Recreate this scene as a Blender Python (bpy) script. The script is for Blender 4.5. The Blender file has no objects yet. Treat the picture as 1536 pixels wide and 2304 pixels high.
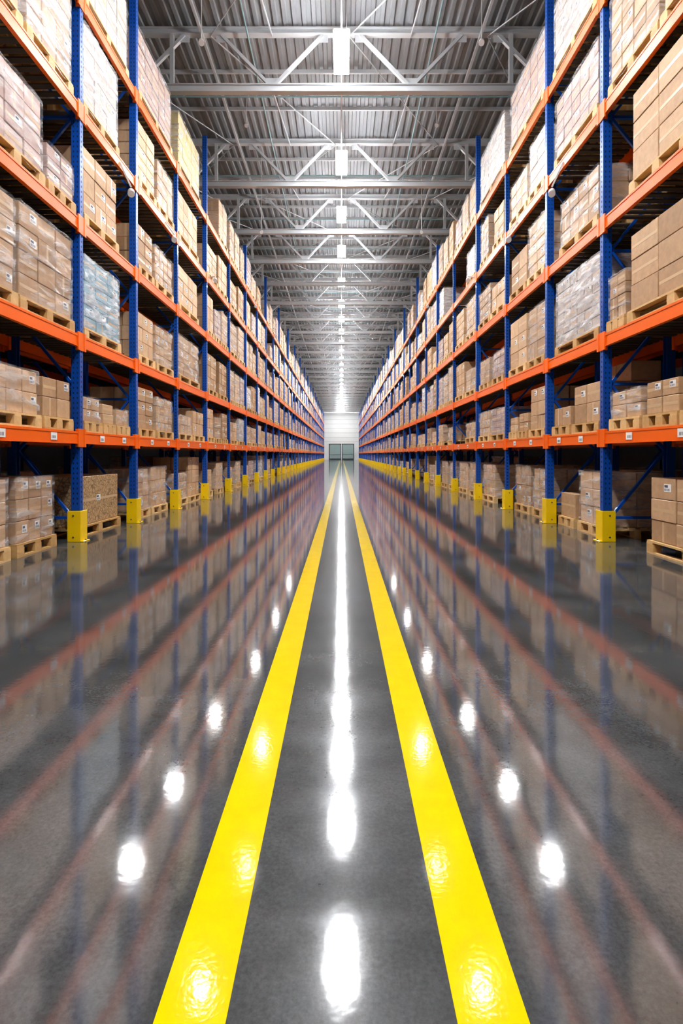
import bpy, math, random
from mathutils import Vector, Matrix
random.seed(7)
scene=bpy.context.scene
H=1.3
F=1260.0
XA=3.9           # rack face half distance
YEND=132.0
YBACK=-7.0
XW=14.0
# ---------------------------------------------------------------- materials
def mat(name):
    m=bpy.data.materials.new(name); m.use_nodes=True
    nt=m.node_tree; b=nt.nodes['Principled BSDF']
    return m,nt,b
def simple(name,col,rough=.5,metal=0.0,noise=0.0,nscale=8,coat=0):
    m,nt,b=mat(name)
    b.inputs['Base Color'].default_value=(*col,1); b.inputs['Roughness'].default_value=rough
    b.inputs['Metallic'].default_value=metal
    b.inputs['Coat Weight'].default_value=coat
    if noise>0:
        tc=nt.nodes.new('ShaderNodeTexCoord'); n=nt.nodes.new('ShaderNodeTexNoise'); n.inputs['Scale'].default_value=nscale
        n.inputs['Detail'].default_value=6
        nt.links.new(tc.outputs['Object'],n.inputs['Vector'])
        mx=nt.nodes.new('ShaderNodeMix'); mx.data_type='RGBA'
        mx.inputs[6].default_value=(*[c*(1-noise) for c in col],1); mx.inputs[7].default_value=(*[min(1,c*(1+noise)) for c in col],1)
        nt.links.new(n.outputs['Fac'],mx.inputs[0]); nt.links.new(mx.outputs[2],b.inputs['Base Color'])
    return m
def carton_mat(name,c1,c2,pattern=False):
    m,nt,b=mat(name); N=nt.nodes.new; L=nt.links.new
    at=N('ShaderNodeAttribute'); at.attribute_name='tint'
    oi=N('ShaderNodeObjectInfo')
    ad=N('ShaderNodeMath'); ad.operation='MULTIPLY_ADD'; ad.inputs[1].default_value=.65
    L(oi.outputs['Random'],ad.inputs[0])
    mm=N('ShaderNodeMath'); mm.operation='MULTIPLY'; mm.inputs[1].default_value=.5; L(at.outputs['Fac'],mm.inputs[0])
    L(mm.outputs[0],ad.inputs[2])
    mx=N('ShaderNodeMix'); mx.data_type='RGBA'; mx.inputs[6].default_value=(*c1,1); mx.inputs[7].default_value=(*c2,1)
    L(ad.outputs[0],mx.inputs[0])
    tc=N('ShaderNodeTexCoord'); n=N('ShaderNodeTexNoise'); n.inputs['Scale'].default_value=14; n.inputs['Detail'].default_value=8
    L(tc.outputs['Object'],n.inputs['Vector'])
    m2=N('ShaderNodeMix'); m2.data_type='RGBA'; m2.blend_type='MULTIPLY'; m2.inputs[0].default_value=.9
    cr=N('ShaderNodeMapRange'); cr.inputs[3].default_value=.72; cr.inputs[4].default_value=1.2
    if pattern:
        v=N('ShaderNodeTexVoronoi'); v.feature='DISTANCE_TO_EDGE'; v.inputs['Scale'].default_value=17
        L(tc.outputs['Object'],v.inputs['Vector']); cr.inputs[1].default_value=0; cr.inputs[2].default_value=.12; cr.inputs[3].default_value=.35
        L(v.outputs['Distance'],cr.inputs[0])
    else:
        L(n.outputs['Fac'],cr.inputs[0])
    L(mx.outputs[2],m2.inputs[6]); L(cr.outputs[0],m2.inputs[7]); L(m2.outputs[2],b.inputs['Base Color'])
    b.inputs['Roughness'].default_value=.62
    return m
M={}
M['card']=carton_mat('cardboard',(.36,.22,.115),(.70,.485,.30))
M['cardpat']=carton_mat('woven_cardboard',(.42,.28,.14),(.66,.48,.28),True)
M['cardpale']=carton_mat('pale_carton',(.46,.39,.34),(.74,.68,.62))
M['cardblue']=carton_mat('blue_carton',(.10,.28,.38),(.22,.43,.54))
M['cardyel']=carton_mat('yellow_carton',(.62,.50,.22),(.78,.66,.36))
M['cardrose']=carton_mat('rose_carton',(.40,.27,.24),(.62,.48,.43))
M['tape']=simple('packing_tape',(.62,.45,.27),.3)
M['label']=simple('paper_label',(.88,.88,.86),.5)
M['ink']=simple('label_ink',(.08,.10,.16),.6)
M['wood']=carton_mat('pallet_wood',(.50,.30,.11),(.82,.58,.29))
M['orange']=simple('orange_powder_coat',(.95,.165,.002),.4,0,.06,3,.15)
M['blue']=simple('blue_powder_coat',(.003,.085,.42),.35,0,.15,4,.2)
M['hole']=simple('slot_shadow',(.004,.02,.08),.8)
M['yellow']=simple('yellow_guard_paint',(.97,.66,.001),.4,0,.06,4,.2)
M['slat']=simple('deck_slats',(.09,.075,.055),.8,0,.3,5)
M['steel']=simple('galvanised_steel',(.60,.62,.64),.45,.15,.10,2)
M['pipe']=simple('painted_pipe',(.26,.40,.42),.5)
M['bolt']=simple('bolt_steel',(.3,.3,.3),.3,.9)
M['fixture']=simple('fixture_housing',(.6,.6,.6),.4)
# stretch wrap
def wrapmat(name,lo,hi):
    m,nt,b=mat(name); N=nt.nodes.new; L=nt.links.new
    tc=N('ShaderNodeTexCoord'); mp=N('ShaderNodeMapping'); mp.inputs['Scale'].default_value=(.9,.9,4.5); mp.inputs['Rotation'].default_value=(.45,.0,.2)
    oi=N('ShaderNodeObjectInfo'); ad=N('ShaderNodeVectorMath'); ad.operation='ADD'
    L(tc.outputs['Object'],ad.inputs[0]); L(oi.outputs['Location'],ad.inputs[1]); L(ad.outputs[0],mp.inputs['Vector'])
    n=N('ShaderNodeTexNoise'); n.inputs['Scale'].default_value=1.9; n.inputs['Detail'].default_value=5; n.inputs['Roughness'].default_value=.62; n.inputs['Distortion'].default_value=.7
    L(mp.outputs[0],n.inputs['Vector'])
    mr=N('ShaderNodeMapRange'); mr.inputs[1].default_value=.45; mr.inputs[2].default_value=.73; mr.inputs[3].default_value=lo; mr.inputs[4].default_value=hi
    L(n.outputs['Fac'],mr.inputs[0]); L(mr.outputs[0],b.inputs['Alpha'])
    b.inputs['Base Color'].default_value=(.84,.86,.90,1); b.inputs['Roughness'].default_value=.22
    bp=N('ShaderNodeBump'); bp.inputs['Strength'].default_value=.8; bp.inputs['Distance'].default_value=.035
    L(n.outputs['Fac'],bp.inputs['Height']); L(bp.outputs[0],b.inputs['Normal'])
    return m
M['wrap']=wrapmat('stretch_wrap',.05,.56)
M['wrapw']=wrapmat('stretch_wrap_thick',.22,.85)
MATS=list(M.keys())
# ---------------------------------------------------------------- mesh builder
class MB:
    def __init__(s): s.v=[];s.f=[];s.m=[];s.t=[]
    def box(s,x0,x1,y0,y1,z0,z1,m,t=.5):
        if x0>x1:x0,x1=x1,x0
        i=len(s.v)
        s.v+=[(x0,y0,z0),(x1,y0,z0),(x1,y1,z0),(x0,y1,z0),(x0,y0,z1),(x1,y0,z1),(x1,y1,z1),(x0,y1,z1)]
        s.f+=[(i,i+3,i+2,i+1),(i+4,i+5,i+6,i+7),(i,i+1,i+5,i+4),(i+1,i+2,i+6,i+5),(i+2,i+3,i+7,i+6),(i+3,i,i+4,i+7)]
        s.m+=[m]*6; s.t+=[t]*6
    def cbox(s,x0,x1,y0,y1,z0,z1,m,t=.5,r=.008):
        if x0>x1:x0,x1=x1,x0
        i=len(s.v); c=((x0+x1)/2,(y0+y1)/2,(z0+z1)/2); h=((x1-x0)/2,(y1-y0)/2,(z1-z0)/2)
        idx={}
        for sx in(-1,1):
            for sy in(-1,1):
                for sz in(-1,1):
                    sg=(sx,sy,sz)
                    for a in range(3):
                        p=[c[k]+sg[k]*(h[k] if k==a else h[k]-r) for k in range(3)]
                        idx[(sx,sy,sz,a)]=len(s.v); s.v.append(tuple(p))
        def add(face):
            pts=[Vector(s.v[q]) for q in face]
            n=(pts[1]-pts[0]).cross(pts[2]-pts[0]); ce=sum(pts,Vector())/len(pts)-Vector(c)
            if n.dot(ce)<0: face=face[::-1]
            s.f.append(tuple(face)); s.m.append(m); s.t.append(t)
        for a in range(3):
            b_,c_=[k for k in range(3) if k!=a]
            for sa in(-1,1):
                q=[]
                for sb,sc in((-1,-1),(1,-1),(1,1),(-1,1)):
                    g=[0,0,0]; g[a]=sa; g[b_]=sb; g[c_]=sc; q.append(idx[(*g,a)])
                add(q)
            for sb in(-1,1):
                for sc in(-1,1):
                    g1=[0,0,0];g2=[0,0,0]
                    g1[a]=-1;g2[a]=1
                    for g in(g1,g2): g[b_]=sb; g[c_]=sc
                    add([idx[(*g1,b_)],idx[(*g2,b_)],idx[(*g2,c_)],idx[(*g1,c_)]])
        for sx in(-1,1):
            for sy in(-1,1):
                for sz in(-1,1): add([idx[(sx,sy,sz,a)] for a in range(3)])
    def bar(s,p0,p1,w,h,m,up=(0,0,1)):
        p0=Vector(p0);p1=Vector(p1);d=(p1-p0).normalized(); u=Vector(up)
        if abs(d.dot(u))>.98:u=Vector((0,1,0))
        a=d.cross(u).normalized()*w/2; b=a.cross(d).normalized()*h/2
        i=len(s.v)
        for p in(p0,p1):
            for q in(-a-b,a-b,a+b,-a+b): s.v.append(tuple(p+q))
        s.f+=[(i,i+1,i+2,i+3),(i+7,i+6,i+5,i+4),(i,i+4,i+5,i+1),(i+1,i+5,i+6,i+2),(i+2,i+6,i+7,i+3),(i+3,i+7,i+4,i)]
        s.m+=[m]*6; s.t+=[.5]*6
    def cyl(s,p0,p1,r,m,n=10):
        p0=Vector(p0);p1=Vector(p1);d=(p1-p0).normalized(); u=Vector((0,0,1))
        if abs(d.dot(u))>.98:u=Vector((0,1,0))
        a=d.cross(u).normalized(); b=a.cross(d).normalized(); i=len(s.v)
        for p in(p0,p1):
            for k in range(n):
                t=2*math.pi*k/n; s.v.append(tuple(p+a*r*math.cos(t)+b*r*math.sin(t)))
        for k in range(n):
            s.f.append((i+k,i+(k+1)%n,i+n+(k+1)%n,i+n+k)); s.m.append(m); s.t.append(.5)
        s.f.append(tuple(i+k for k in range(n))[::-1]); s.f.append(tuple(i+n+k for k in range(n))); s.m+=[m,m]; s.t+=[.5,.5]
    def mesh(s,name):
        me=bpy.data.meshes.new(name); me.from_pydata(s.v,[],s.f)
        used=sorted(set(s.m),key=lambda k:MATS.index(k)); 
        for k in used: me.materials.append(M[k])
        d={k:i for i,k in enumerate(used)}
        me.polygons.foreach_set('material_index',[d[k] for k in s.m])
        at=me.attributes.new('tint','FLOAT','FACE'); at.data.foreach_set('value',s.t)
        me.update(); return me
def add(name,me,loc=(0,0,0),rot=0,parent=None):
    o=bpy.data.objects.new(name,me); scene.collection.objects.link(o)
    o.location=loc; o.rotation_euler=(0,0,rot)
    if parent:o.parent=parent
    return o
def empty(name):
    o=bpy.data.objects.new(name,None); scene.collection.objects.link(o); return o
# ---------------------------------------------------------------- floor
m,nt,b=mat('polished_concrete'); N=nt.nodes.new; L=nt.links.new
tc=N('ShaderNodeTexCoord')
n1=N('ShaderNodeTexNoise'); n1.inputs['Scale'].default_value=1.3; n1.inputs['Detail'].default_value=10; n1.inputs['Roughness'].default_value=.7
n2=N('ShaderNodeTexNoise'); n2.inputs['Scale'].default_value=70; n2.inputs['Detail'].default_value=6; n2.inputs['Roughness'].default_value=.75
L(tc.outputs['Object'],n1.inputs['Vector']); L(tc.outputs['Object'],n2.inputs['Vector'])
cr=N('ShaderNodeValToRGB'); cr.color_ramp.elements[0].position=.32; cr.color_ramp.elements[0].color=(.044,.048,.050,1)
cr.color_ramp.elements[1].position=.70; cr.color_ramp.elements[1].color=(.118,.125,.129,1)
L(n1.outputs['Fac'],cr.inputs[0])
mx=N('ShaderNodeMix'); mx.data_type='RGBA'; mx.blend_type='OVERLAY'; mx.inputs[0].default_value=.7
L(cr.outputs[0],mx.inputs[6]); L(n2.outputs['Fac'],mx.inputs[7]); L(mx.outputs[2],b.inputs['Base Color'])
n3=N('ShaderNodeTexNoise'); n3.inputs['Scale'].default_value=.8; n3.inputs['Detail'].default_value=2; L(tc.outputs['Object'],n3.inputs['Vector'])
rr=N('ShaderNodeMapRange'); rr.inputs[1].default_value=.2; rr.inputs[2].default_value=.8; rr.inputs[3].default_value=.062; rr.inputs[4].default_value=.082; L(n3.outputs['Fac'],rr.inputs[0]); L(rr.outputs[0],b.inputs['Roughness'])
b.inputs['IOR'].default_value=2.0
bn=N('ShaderNodeTexNoise'); bn.inputs['Scale'].default_value=26; bn.inputs['Detail'].default_value=2
L(tc.outputs['Object'],bn.inputs['Vector'])
bp=N('ShaderNodeBump'); bp.inputs['Strength'].default_value=.04; bp.inputs['Distance'].default_value=.004
L(bn.outputs['Fac'],bp.inputs['Height']); L(bp.outputs[0],b.inputs['Normal'])
M['floor']=m
m2,nt2,b2=mat('yellow_floor_paint'); N=nt2.nodes.new; L=nt2.links.new
tc=N('ShaderNodeTexCoord'); n1=N('ShaderNodeTexNoise'); n1.inputs['Scale'].default_value=9; n1.inputs['Detail'].default_value=9
L(tc.outputs['Object'],n1.inputs['Vector'])
cr=N('ShaderNodeValToRGB'); cr.color_ramp.elements[0].position=.3; cr.color_ramp.elements[0].color=(.80,.565,.000,1)
cr.color_ramp.elements[1].position=.7; cr.color_ramp.elements[1].color=(.86,.615,.001,1)
L(n1.outputs['Fac'],cr.inputs[0]); L(cr.outputs[0],b2.inputs['Base Color'])
b2.inputs['Roughness'].default_value=.085
b2.inputs['IOR'].default_value=1.4
bn=N('ShaderNodeTexNoise'); bn.inputs['Scale'].default_value=60; L(tc.outputs['Object'],bn.inputs['Vector'])
bp=N('ShaderNodeBump'); bp.inputs['Strength'].default_value=.07; bp.inputs['Distance'].default_value=.003
L(bn.outputs['Fac'],bp.inputs['Height']); L(bp.outputs[0],b2.inputs['Normal'])
M['line']=m2
M['deck']=simple('corrugated_roof_deck',(.33,.345,.36),.5,.1,.12,1.5)
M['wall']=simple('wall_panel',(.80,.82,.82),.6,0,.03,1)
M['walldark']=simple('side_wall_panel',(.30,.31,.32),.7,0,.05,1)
M['seam']=simple('panel_seam',(.45,.47,.47),.6)
M['frame']=simple('door_frame',(.05,.055,.06),.5)
M['glass']=simple('door_panel_glass',(.32,.43,.42),.2)
MATS=list(M.keys())
g=MB(); g.box(-XW,XW,YBACK,YEND,-.2,0,'floor'); add('floor',g.mesh('floor'))
for s in(-1,1):
    g=MB(); g.box(s*.265,s*.43,YBACK+.5,YEND-4,0,.0015,'line'); add('floor_marking_line',g.mesh('floor_marking_line'))
# ---------------------------------------------------------------- walls
ZD=12.45
def wall(name,x0,x1,y0,y1,m):
    g=MB(); g.box(x0,x1,y0,y1,0,ZD+.3,m); return add(name,g.mesh(name))
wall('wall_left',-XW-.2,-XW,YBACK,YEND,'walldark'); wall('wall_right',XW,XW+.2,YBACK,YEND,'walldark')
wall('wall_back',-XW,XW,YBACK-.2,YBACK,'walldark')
g=MB(); g.box(-XW,XW,YEND,YEND+.2,0,ZD+.3,'wall')
for k in range(4,12): g.box(-XW,XW,YEND-.03,YEND,k*1.05,k*1.05+.06,'seam')
add('wall_end',g.mesh('wall_end'))
for i,cx in enumerate((-1.5,1.5)):
    g=MB(); y=YEND-.12
    g.box(cx-1.25,cx+1.25,y,YEND-.001,0.02,3.6,'glass')
    for a in(-1.32,1.32): g.box(cx+a-.07,cx+a+.07,y-.08,YEND-.001,0,3.75,'frame')
    g.box(cx-1.39,cx+1.39,y-.08,YEND-.001,3.65,3.75,'frame'); g.box(cx-1.25,cx+1.25,y-.05,y,1.15,1.22,'frame')
    g.box(cx-1.25,cx+1.25,y-.05,y,0.02,.3,'frame')
    add('door_%d'%(i+1),g.mesh('door'))
# ---------------------------------------------------------------- roof deck (real corrugation)
g=MB(); per=.25; x=-XW; prof=[]
while x<XW-1e-6:
    prof+=[(x,ZD),(x+.09,ZD),(x+.115,ZD+.055),(x+.225,ZD+.055)]; x+=per
prof.append((XW,ZD))
for (px,pz) in prof: g.v+= [(px,YBACK,pz),(px,YEND,pz)]
for i in range(len(prof)-1):
    g.f.append((2*i,2*i+1,2*i+3,2*i+2)); g.m.append('deck'); g.t.append(.5)
g.box(-XW,XW,YBACK,YEND,ZD+.08,ZD+.3,'deck')
add('ceiling',g.mesh('ceiling'))
# ---------------------------------------------------------------- trusses
TY=[-2.7,1.6,5.9,10.2,14.56,19.7,23.9,27.6,31.2,35.2,39.4]
while TY[-1]<YEND-5: TY.append(TY[-1]+4.2)
g=MB(); zb=1.3+9.49; zt=1.3+10.97
xe=XW-.05
for z,hh in((zb,.2),(zt,.17)):
    g.box(-xe,xe,-.09,.09,z+hh/2-.025,z+hh/2,'steel'); g.box(-xe,xe,-.09,.09,z-hh/2,z-hh/2+.025,'steel'); g.box(-xe,xe,-.03,.03,z-hh/2+.025,z+hh/2-.025,'steel')
bx=-12.6
while bx<13:
    for s in(-1,1):
        g.bar((bx+s*.06,0,zb+.09),(bx+s*1.32,0,zt-.08),.08,.09,'steel',(0,1,0))
    g.box(bx-.16,bx+.16,-.012,.012,zb+.09,zb+.28,'steel')
    for s in(-1,1): g.box(bx+s*1.32-.13,bx+s*1.32+.13,-.012,.012,zt-.26,zt-.08,'steel')
    bx+=3.6
for vx in(-12,-4.4,4.4,12): g.box(vx-.05,vx+.05,-.05,.05,zb+.1,zt-.08,'steel')
tm=g.mesh('roof_truss')
for y in TY: add('roof_truss',tm,(0,y,0))
g=MB()
for a,b_ in zip(TY[:-1],TY[1:]):
    for k in(.33,.67):
        y=a+(b_-a)*k; g.box(-xe,xe,y-.03,y+.03,ZD-.10,ZD,'steel')
for x in(-10.8,-7.2,-3.6,3.6,7.2,10.8):
    g.box(x-.03,x+.03,YBACK+.1,YEND-.1,zt-.17,zt-.09,'steel')
add('roof_purlins',g.mesh('roof_purlins'))
g=MB()
for a,b_ in zip(TY[:-1],TY[1:]):
    y=a+(b_-a)*.42; g.cyl((-xe,y,zt-.3),(xe,y,zt-.3),.025,'pipe')
for x in(-5.6,-2.4,2.4,5.6):
    g.cyl((x,YBACK+.1,zt-.24),(x,YEND-.1,zt-.24),.022,'pipe')
add('sprinkler_pipes',g.mesh('sprinkler_pipes'))
g=MB()
for i,(a,b_) in enumerate(zip(TY[:-1],TY[1:])):
    for x0 in(-9,-5.4,1.8-3.6,1.8,5.4):
        s=1 if (i+int(x0))%2 else -1
        g.cyl((x0-s*1.6,a,zt-.1),(x0+s*1.6,b_,zt-.1),.018,'steel',6)
        g.cyl((x0,a,zb),(x0,b_,zt-.1),.02,'steel',6)
add('roof_bracing_rods',g.mesh('roof_bracing_rods'))
# ---------------------------------------------------------------- light fixtures
def emis(name,st,col=(.97,.985,1)):
    m=bpy.data.materials.new(name); m.use_nodes=True; nt=m.node_tree; nt.nodes.clear()
    o=nt.nodes.new('ShaderNodeOutputMaterial'); e=nt.nodes.new('ShaderNodeEmission'); e.inputs[0].default_value=(*col,1); e.inputs[1].default_value=st
    nt.links.new(e.outputs[0],o.inputs[0]); return m
M['lamp']=emis('led_diffuser',205); M['upfill']=emis('added_upfill',75); MATS=list(M.keys())
ZL=1.3+9.75
LY=[-4.2,0.2,4.6,9.1,13.6,18.75,22.8,26.9,31.8,36.45,40.4]
while LY[-1]<YEND-6: LY.append(LY[-1]+4.15)
g=MB()
g.box(-.19,.19,-.72,.72,-.04,.01,'lamp')
g.box(-.185,.185,-.71,.71,.011,.05,'fixture')
g.box(-.05,.05,-.6,.6,.051,.054,'upfill')  # added glow strip, hidden from below, to brighten the ceiling
for y in(-.5,.5): g.cyl((.12,y,.052),(.12,y,ZD-ZL-.13),.006,'fixture',6)
lm=g.mesh('linear_led_light')
for y in LY: add('linear_led_light',lm,(0,y,ZL))
g=MB(); g.cyl((0,YBACK+.1,ZL+.17),(0,YEND-.1,ZL+.17),.022,'fixture'); add('lighting_conduit',g.mesh('lighting_conduit'))
# added floodlights, put in only to brighten the end wall
for x in(-2.6,2.6):
    r=empty('added_wall_fill'); r.location=(x,YEND-7,10.6)
    gg=MB(); gg.box(-.35,.35,-.12,.12,0,.1,'fixture'); gg.cyl((0,0,.1),(0,0,ZD-10.6-.13),.015,'fixture',6)
    h=add('housing',gg.mesh('housing'),parent=r)
    ld=bpy.data.lights.new('added_flood','AREA'); ld.shape='RECTANGLE'; ld.size=.6; ld.size_y=.2; ld.energy=150
    lo=bpy.data.objects.new('added_flood_lamp',ld); scene.collection.objects.link(lo); lo.parent=r; lo.location=(0,.05,-.02); lo.rotation_euler=(math.radians(50),0,0)
# ---------------------------------------------------------------- added spotlights, invented to make the side highlights on the floor
g=MB(); 
g.cyl((0,0,-.0),(0,0,.2),.06,'fixture',16)
canm=g.mesh('added_spot_can')
LV=[1.19*H,2.3*H,3.64*H,4.95*H,6.24*H]
def highlight_spot(side,dx,dy,X,kind,power,rad=.11):
    y=F*X/dx; z=dy*y/F-H
    Lp=Vector((side*X,y,z)); C=Vector((0,0,H)); t=H/(H+z); P=Vector((Lp.x*t,y*t,0))
    d=(P-Lp).normalized(); a=d.angle((C-Lp).normalized())
    root=empty('added_highlight_spot'); root.location=Lp
    q=d.to_track_quat('-Z','Y')
    can=bpy.data.objects.new('can',canm); scene.collection.objects.link(can); can.parent=root; can.rotation_mode='QUATERNION'; can.rotation_quaternion=q
    gg=MB()
    if kind=='beam':
        zb_=min([l for l in LV if l>z-.12],default=LV[-1]); gg.bar((0,0,.12),(side*(XA-X+.0),0,max(zb_-z,.1)),.025,.025,'fixture')
    else: gg.cyl((0,0,.1),(0,0,ZD-z-.13),.010,'fixture',6)
    br=bpy.data.objects.new('bracket',gg.mesh('bracket')); scene.collection.objects.link(br); br.parent=root
    ld=bpy.data.lights.new('highlight_spot','SPOT'); ld.energy=power; ld.spot_size=2*a*.85; ld.spot_blend=.35; ld.shadow_soft_size=rad
    lo=bpy.data.objects.new('added_spot_lamp',ld); scene.collection.objects.link(lo); lo.parent=root; lo.rotation_mode='QUATERNION'; lo.rotation_quaternion=q; lo.location=d*(rad+.02)
for s in(-1,1):
    for dx,dy,p in((473,918,75),(376,746,62),(284,590,50),(193,468,40),(148,368,30),(118,290,22)):
        highlight_spot(s,dx,dy,3.70,'beam',p,.125)
    for dx,dy,p in((315,1203,75),(214,928,45),(180,658,60)):
        highlight_spot(s,dx,dy,2.95,'rod',p,.12)
# ---------------------------------------------------------------- racks
BY=[-3.0,-.3,2.6,5.5,8.4,10.68,13.35,16.25,19.6,23.0,26.1,29.25]
while BY[-1]<YEND-6: BY.append(BY[-1]+3.05)
THICK={i:(i in(0,1,2,3,4,5,7) or (i>7 and i%2==1)) for i in range(len(BY))}
BH=.182; RD=1.08
def rack(s,x0,detail_y,ymax=999):
    g=MB(); by=[y for y in BY if y<ymax]
    def bx(a,b_,*r,**k): g.box(s*(x0+a),s*(x0+b_),*r,**k)
    for i,y in enumerate(by):
        th=THICK[i]; w=.13 if th else .09; dp=.10 if th else .07; top=8.1*H if th else LV[4]+.12
        if i in(9,): top=7.6*H
        for xx,dirn in((0,1),(RD-w,-1)):
            a0=xx; a1=xx+w
            bx(a0,a1,y-dp/2,y-dp/2+.012,0.01,top,'blue'); bx(a0,a1,y+dp/2-.012,y+dp/2,0.01,top,'blue')
            wb=(a0,a0+.012) if dirn==1 else (a1-.012,a1)
            bx(wb[0],wb[1],y-dp/2+.012,y+dp/2-.012,0.01,top,'blue')
            bx(a0-.03,a1+.03,y-dp/2-.03,y+dp/2+.03,0,.012,'blue')
            if y<detail_y and dirn==1 and y>4:
                z=.55
                while z<top-.05:
                    bx(a0+.028,a0+.045,y-dp/2-.0015,y-dp/2,z,z+.028,'hole'); bx(a1-.045,a1-.028,y-dp/2-.0015,y-dp/2,z,z+.028,'hole')
                    bx(a0-.0015,a0,y-.012,y+.006,z+.02,z+.05,'hole')
                    z+=.075
        z=.35; k=0; lim=top-.3
        while z+1.0<lim:
            xa,xb=(w,RD-w) if k%2==0 else (RD-w,w)
            g.bar((s*(x0+xa),y,z),(s*(x0+xb),y,z+1.0),.04,.04,'blue',(0,1,0))
            if k%2==0: g.bar((s*(x0+w),y,z),(s*(x0+RD-w),y,z),.04,.04,'blue',(0,1,0))
            z+=1.0;k+=1
        for z in LV:
            for xx in(-.012,RD-.06):
                bx(xx,xx+.072,y-dp/2-.012,y+dp/2+.012,z-.14,z+.13,'orange')
                for sg in(-1,1):
                    ya=y+sg*(dp/2+.012); yb=y+sg*(dp/2+.075)
                    bx(xx-.006,xx+.012,min(ya,yb),max(ya,yb),z-.14,z+.13,'orange')
    for i in range(len(by)-1):
        ya=by[i]+.05; yb=by[i+1]-.05
        for li,z in enumerate(LV):
            for xx in(0,RD-.05):
                bx(xx,xx+.05,ya,yb,z-BH/2,z+BH/2,'orange')
                bx(xx-.006 if xx==0 else xx+.05,xx if xx==0 else xx+.056,ya,yb,z-BH/2,z-BH/2+.02,'orange')
                bx(xx-.006 if xx==0 else xx+.05,xx if xx==0 else xx+.056,ya,yb,z+BH/2-.03,z+BH/2,'orange')
            n=int((yb-ya)/.17); st=(yb-ya)/n
            for k in range(n):
                yy=ya+st*(k+.5); bx(.055,RD-.055,yy-.05,yy+.05,z+BH/2-.035,z+BH/2-.012,'slat')
            if li==0:
                for k in(.3,.72):
                    yy=ya+(yb-ya)*k; bx(-.009,-.006,yy-.06,yy+.10,z-.05,z+.05,'label')
                    for q in range(5): bx(-.0105,-.009,yy-.035+q*.022,yy-.027+q*.022,z-.03,z+.01,'ink')
    return g
def guard(s,x,y,th):
    g=MB(); w=.12; d=.1; hgt=.46
    g.cbox(s*(x-w/2-.05),s*(x+w/2+.03),y-d-.02,y-d+.0,0.0,hgt,'yellow',.5,.004)
    g.cbox(s*(x-w/2-.05),s*(x-w/2-.035),y-d,y+d,0.0,hgt,'yellow',.5,.004)
    g.cbox(s*(x-w/2-.09),s*(x-w/2-.05),y-d-.02,y+d,0,.015,'yellow',.5,.003)
    g.cyl((s*(x+.0),y-d-.03,hgt-.07),(s*(x+.0),y-d-.018,hgt-.07),.014,'bolt',8)
    g.cyl((s*(x+.0),y-d-.03,.07),(s*(x+.0),y-d-.018,.07),.014,'bolt',8)
    g.cyl((s*(x-w/2-.07),y,.01),(s*(x-w/2-.07),y,.03),.014,'bolt',8)
    return g
for s in(-1,1):
    add('pallet_rack',rack(s,XA,27).mesh('pallet_rack'))
    add('pallet_rack',rack(s,XA+RD+.16,0,62).mesh('pallet_rack_rear'))
    for i,y in enumerate(BY):
        if y<4: continue
        g=guard(s,XA+.065,y,THICK[i])
        add('rack_foot_guard',g.mesh('rack_foot_guard'))
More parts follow.
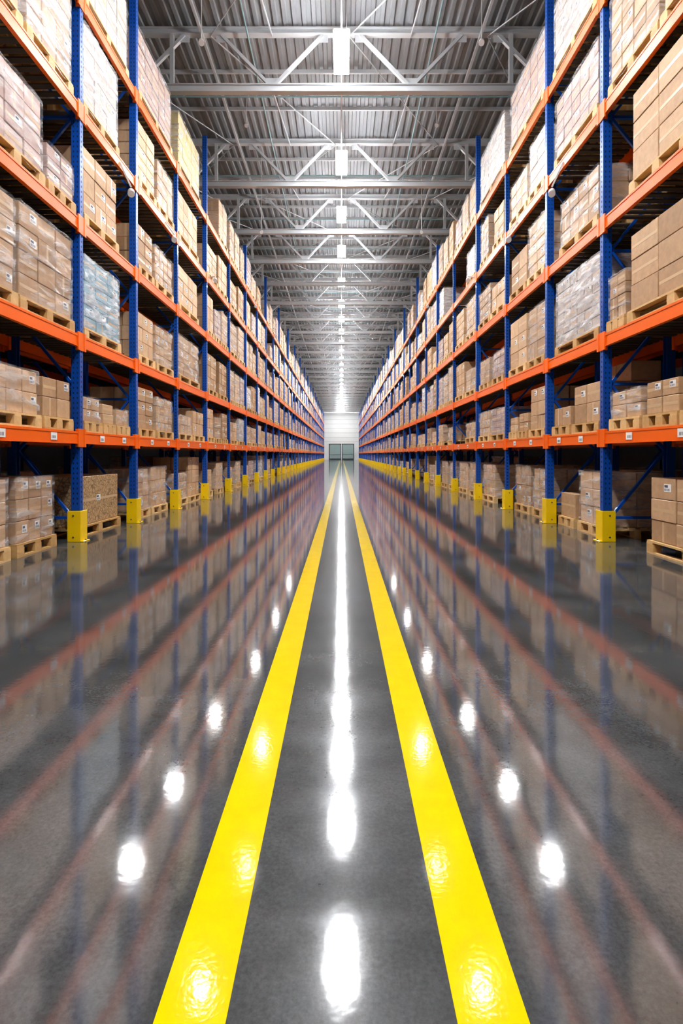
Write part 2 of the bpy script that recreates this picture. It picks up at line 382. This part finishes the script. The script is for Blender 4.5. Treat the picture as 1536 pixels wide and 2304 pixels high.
# ---------------------------------------------------------------- pallet loads
PH=.172
def pallet(g,w,d,rnd):
    for k in range(3):
        x=-d/2+.05+k*(d-.1)/2
        g.box(x-.05,x+.05,-w/2,w/2,0,.024,'wood',rnd.random())
        for j in range(3):
            y=-w/2+.08+j*(w-.16)/2
            g.box(x-.05,x+.05,y-.08,y+.08,.024,.120,'wood',rnd.random())
    for j in range(3):
        y=-w/2+.07+j*(w-.14)/2
        g.box(-d/2,d/2,y-.07,y+.07,.120,.144,'wood',rnd.random())
    n=6
    for k in range(n):
        x=-d/2+.055+k*(d-.11)/(n-1)
        g.box(x-.05,x+.05,-w/2,w/2,.144,.170,'wood',rnd.random())
def make_load(name,w,h,style='plain',cw=.4,ch=.3,d=1.02,seed=0,irregular=False,matk='card'):
    rnd=random.Random(seed); g=MB(); pallet(g,w,d,rnd)
    iw=w-.06; idp=d-.07
    ny=max(1,round(iw/cw)); nx=max(2,round(idp/max(cw,.33))); nz=max(1,round((h-PH)/ch))
    sy=iw/ny; sx=idp/nx; sz=(h-PH)/nz
    for j in range(ny):
        for i in range(nx):
            lim=nz
            if irregular: lim=max(1,nz-rnd.choice((0,0,1,1,2))) if i in(0,nx-1) else nz
            for k in range(lim):
                if 0<i<nx-1 and 0<j<ny-1 and k<lim-1: continue
                z0=PH+k*sz; a=-idp/2+i*sx; c=-iw/2+j*sy
                q=[rnd.uniform(.001,.014) for _ in range(4)]; t=rnd.random()
                g.cbox(a+q[0],a+sx-q[1],c+q[2],c+sy-q[3],z0+.001,z0+sz-.004,matk,t,.007)
                for face in(-1,1):
                    if (face==-1 and i==0) or (face==1 and i==nx-1):
                        xf=a+q[0] if face==-1 else a+sx-q[1]
                        xo=xf+face*.0015
                        if rnd.random()<.6: g.box(xf,xo,c+.02,c+sy-.02,z0+sz/2-.02,z0+sz/2+.02,'tape',t)
                        elif rnd.random()<.5: g.box(xf,xo,c+sy/2-.022,c+sy/2+.022,z0+.01,z0+sz-.01,'tape',t)
                        if rnd.random()<.35:
                            ly=c+sy*rnd.uniform(.45,.6); lz=z0+sz*rnd.uniform(.35,.5); lw=min(.15,sy*.35); lh=min(.10,sz*.4)
                            x2=xf+face*.003
                            g.box(xf,x2,ly,ly+lw,lz,lz+lh,'label',.5)
                            g.box(x2,x2+face*.001,ly+.01,ly+lw*.55,lz+lh*.55,lz+lh*.85,'ink',.5)
                            for b_ in range(5): g.box(x2,x2+face*.001,ly+.01+b_*lw*.16,ly+.01+b_*lw*.16+lw*.07,lz+lh*.12,lz+lh*.42,'ink',.5)
                if j==0 and rnd.random()<.6:
                    g.box(a+sx/2-.022,a+sx/2+.022,c+q[2]-.0015,c+q[2],z0+.01,z0+sz-.01,'tape',t)
    if style in('wrap','wrapw'):
        hx=idp/2+.008; hy=iw/2+.008; z0=.12; z1=h+.008
        per=[]; n1=max(3,int(2*hx/.12)); n2=max(3,int(2*hy/.12))
        for k in range(n1): per.append((-hx+2*hx*k/n1,-hy,0,-1))
        for k in range(n2): per.append((hx,-hy+2*hy*k/n2,1,0))
        for k in range(n1): per.append((hx-2*hx*k/n1,hy,0,1))
        for k in range(n2): per.append((-hx,hy-2*hy*k/n2,-1,0))
        rows=max(4,int((z1-z0)/.09)); base=len(g.v); P=len(per)
        for r in range(rows+1):
            for (px,py,nx_,ny_) in per:
                jt=rnd.uniform(0,.020); g.v.append((px+nx_*jt,py+ny_*jt,z0+(z1-z0)*r/rows+(rnd.uniform(-.015,.015) if r<rows else rnd.uniform(0,.012))))
        for r in range(rows):
            for k in range(P):
                g.f.append((base+r*P+k,base+r*P+(k+1)%P,base+(r+1)*P+(k+1)%P,base+(r+1)*P+k)); g.m.append(style); g.t.append(.5)
        g.f.append(tuple(base+rows*P+k for k in range(P))); g.m.append(style); g.t.append(.5)
    return g.mesh(name)
lib={}
WC=[.88,1.0,1.25]; HC=[.62,.82,1.02,1.22,1.38]
styles=[('plain',.42,.33,False,'card'),('wrap',.4,.3,False,'card'),('wrap',.3,.22,False,'card'),('wrapw',.4,.3,False,'cardpale'),('plain',.33,.25,True,'card'),('wrap',.6,.4,False,'card'),('wrap',.35,.18,False,'cardrose'),('plain',.33,.22,False,'card')]
sd=0
def getlib(w,h,si):
    global sd
    k=(w,h,si)
    if k not in lib:
        sd+=1; st=styles[si]; lib[k]=make_load('pallet_load',w,h,st[0],st[1],st[2],1.02,sd,st[3],st[4])
    return lib[k]
stock=empty('stacked_pallet_stock'); rearstock=empty('rear_row_pallet_stock')
rnd=random.Random(21)
def zl(l): return 0.0 if l==0 else LV[l-1]+BH/2+.002
def put(me,s,y,l,x=None,parent=None,name='pallet_of_cartons',rot=None):
    xx=(XA+.02+.51) if x is None else x
    if l==0 and x is None: xx+=.12
    r=(math.pi if s>0 else 0)+(rnd.uniform(-.02,.02) if rot is None else rot)
    return add(name,me,(s*xx,y,zl(l)),r,parent)
near=[
(-1,0,5.65,6.85,1.0,'wrap',.35,.28,0,'card'),(-1,0,6.98,7.95,1.0,'wrap',.3,.26,0,'card'),
(-1,1,5.7,6.2,.7,'plain',.4,.28,0,'card'),(-1,1,6.25,7.33,.72,'wrap',.36,.29,0,'card'),(-1,1,7.4,8.2,.70,'plain',.3,.28,0,'card'),
(-1,2,5.7,6.8,1.3,'wrap',.4,.3,0,'card'),(-1,2,6.84,8.24,1.34,'wrap',.42,.3,0,'card'),
(-1,3,5.7,6.1,1.0,'wrap',.4,.3,0,'card'),(-1,3,6.15,7.42,1.12,'wrap',.35,.25,0,'cardrose'),(-1,3,7.5,8.28,.68,'wrap',.3,.2,0,'cardrose'),
(-1,4,5.7,6.9,1.3,'wrap',.35,.25,0,'card'),(-1,4,6.98,8.2,1.4,'wrapw',.4,.3,0,'card'),
(-1,5,5.7,6.9,1.3,'wrap',.35,.25,0,'card'),(-1,5,7.0,8.25,1.4,'wrap',.35,.25,0,'card'),
(-1,0,8.55,10.25,.95,'plain',1.6,.81,0,'cardpat'),
(-1,1,8.55,9.2,.55,'wrap',.3,.2,0,'card'),(-1,1,9.25,9.75,.5,'plain',.3,.2,0,'card'),(-1,1,9.8,10.4,.45,'wrap',.3,.2,0,'card'),
(-1,2,8.55,9.98,1.28,'wrapw',.45,.19,0,'cardblue'),
(-1,3,8.55,9.88,1.22,'plain',.45,.36,0,'card'),
(-1,4,8.52,9.9,1.42,'wrapw',.4,.3,0,'cardpale'),
(-1,5,8.55,10.35,1.42,'wrap',.4,.3,0,'cardpale'),
(-1,0,10.85,11.85,1.0,'wrap',.3,.3,0,'card'),(-1,0,11.95,13.05,1.02,'wrap',.3,.3,0,'card'),
(-1,1,10.85,11.8,.98,'plain',.4,.3,0,'card'),(-1,1,11.95,13.1,.88,'wrap',.3,.2,0,'card'),
(-1,2,10.85,11.8,1.0,'plain',.35,.28,0,'card'),(-1,2,11.9,13.1,.98,'wrap',.3,.2,0,'card'),
(-1,3,10.85,11.75,.98,'plain',.4,.3,0,'card'),(-1,3,11.85,13.1,.92,'wrap',.3,.2,0,'card'),
(-1,4,10.85,11.9,1.3,'plain',.4,.25,0,'card'),(-1,4,12.0,13.15,1.12,'wrap',.4,.3,0,'card'),
(-1,5,10.85,13.0,1.42,'wrap',.4,.16,0,'cardrose'),
(-1,5,13.55,15.6,1.42,'wrap',.4,.3,0,'cardyel'),
(-1,4,13.55,15.4,1.2,'plain',.4,.3,0,'card'),(-1,3,13.55,15.4,1.1,'plain',.45,.3,0,'card'),(-1,2,13.55,15.5,1.15,'wrap',.45,.3,0,'card'),
(1,0,5.7,7.42,1.0,'plain',.58,.29,0,'card'),
(1,1,5.7,6.5,.62,'plain',.4,.24,1,'card'),(1,1,6.55,7.3,.58,'plain',.4,.22,1,'card'),(1,1,7.38,8.22,.55,'wrap',.4,.2,0,'card'),
(1,2,5.65,7.7,1.2,'plain',.62,.35,0,'card'),(1,2,7.78,8.3,.8,'wrap',.26,.16,0,'card'),
(1,3,5.7,6.3,1.2,'wrap',.4,.3,0,'card'),(1,3,6.35,7.65,1.36,'plain',.6,.4,0,'card'),
(1,4,5.7,6.9,1.3,'wrap',.4,.3,0,'card'),(1,4,6.95,8.25,1.4,'wrap',.35,.25,0,'card'),
(1,5,5.7,6.9,1.3,'wrap',.4,.3,0,'card'),(1,5,7.0,8.2,1.4,'wrapw',.35,.25,0,'cardpale'),
(1,0,8.6,9.6,1.02,'wrap',.4,.25,0,'card'),(1,0,9.75,10.45,.6,'plain',.5,.4,0,'card'),
(1,1,8.55,9.55,1.1,'plain',.5,.3,1,'card'),(1,1,9.65,10.45,.5,'plain',.4,.25,0,'card'),
(1,2,8.55,10.3,1.32,'wrapw',.3,.18,0,'cardpale'),
(1,3,8.6,10.1,.95,'wrap',.4,.25,0,'card'),
(1,4,8.6,10.35,1.2,'wrap',.35,.2,0,'cardrose'),
(1,5,8.6,10.4,1.4,'wrapw',.35,.3,0,'cardpale'),
(1,0,10.85,11.9,1.0,'wrap',.3,.22,0,'card'),(1,0,12.05,13.1,1.05,'wrap',.3,.22,0,'card'),
(1,1,10.85,11.75,1.0,'plain',.4,.3,0,'card'),(1,1,11.85,12.5,.55,'plain',.3,.2,0,'card'),(1,1,12.55,13.15,.5,'plain',.3,.2,0,'card'),
(1,2,10.85,11.85,1.22,'wrap',.5,.35,0,'card'),(1,2,11.95,13.15,1.25,'plain',.5,.35,0,'card'),
(1,3,10.85,11.85,1.22,'wrap',.4,.2,0,'card'),(1,3,11.95,13.1,.98,'plain',.5,.35,0,'card'),
(1,4,10.85,11.8,1.2,'wrap',.4,.25,0,'cardpale'),(1,4,11.9,13.1,.95,'wrap',.4,.25,0,'card'),
(1,5,10.85,13.1,1.42,'wrap',.4,.2,0,'cardrose'),
(1,5,13.55,15.9,1.42,'wrapw',.4,.3,0,'cardpale'),
]
for i,(s,l,ya,yb,h,st,cw,ch,ir,mk) in enumerate(near):
    me=make_load('pallet_of_cartons',yb-ya,h,st,cw,ch,1.02,1000+i,bool(ir),mk)
    put(me,s,(ya+yb)/2,l,rot=0)
taken={(s,l,3) for s in(-1,1) for l in range(6)}|{(s,l,4) for s in(-1,1) for l in range(6)}|{(s,l,5) for s in(-1,1) for l in range(6)}|{(-1,5,6),(-1,4,6),(-1,3,6),(-1,2,6),(1,5,6)}
def fill(s,i,l,parent,x=None):
    a=BY[i]+.1;b_=BY[i+1]-.1; Lb=b_-a
    opts=[w for w in WC if 2*w+.05<=Lb]
    if Lb>2.75 and rnd.random()<.35: ws=[.88]*3
    else:
        w=max(opts) if rnd.random()<.75 else rnd.choice(opts); ws=[w]*2
    gap=(Lb-sum(ws))/(len(ws)+.0001); y=a
    for w in ws:
        y0=y+gap/2; y+=w+gap
        if rnd.random()<.05: continue
        if l==0: h=rnd.choice((.82,1.02,1.02,1.22))
        elif l==1: h=rnd.choice((.62,.82,.82,1.02))
        elif l==5: h=rnd.choice((1.02,1.22,1.38,1.38))
        else: h=rnd.choice((.82,1.02,1.22,1.22,1.38))
        si=rnd.choice((0,7,1,2,2,3,4,5,6)) if l in(1,) else rnd.choice((0,0,7,1,1,2,3,5,6))
        put(getlib(w,h,si),s,y0+w/2,l,x,parent,'pallet_load')
for s in(-1,1):
    for i in range(len(BY)-1):
        for l in range(6):
            if (s,l,i) in taken: continue
            fill(s,i,l,stock)
        if BY[i]<50 and BY[i]>2:
            for l in range(6): fill(s,i,l,rearstock,XA+RD+.16+.54)
# ---------------------------------------------------------------- world, camera
w=bpy.data.worlds.new('World'); scene.world=w; w.use_nodes=True
w.node_tree.nodes['Background'].inputs[0].default_value=(.6,.65,.7,1); w.node_tree.nodes['Background'].inputs[1].default_value=.3
cd=bpy.data.cameras.new('camera'); cam=bpy.data.objects.new('camera',cd); scene.collection.objects.link(cam)
cam.location=(0,0,H); cam.rotation_euler=(math.radians(90),0,0)
cd.sensor_width=36; cd.lens=36*F/2304; cd.shift_y=-130/2304; cd.clip_end=400; cd.clip_start=.05
scene.camera=cam
scene.view_settings.view_transform='Standard'
try: scene.view_settings.look='Medium High Contrast'
except Exception as e: print('look',e)
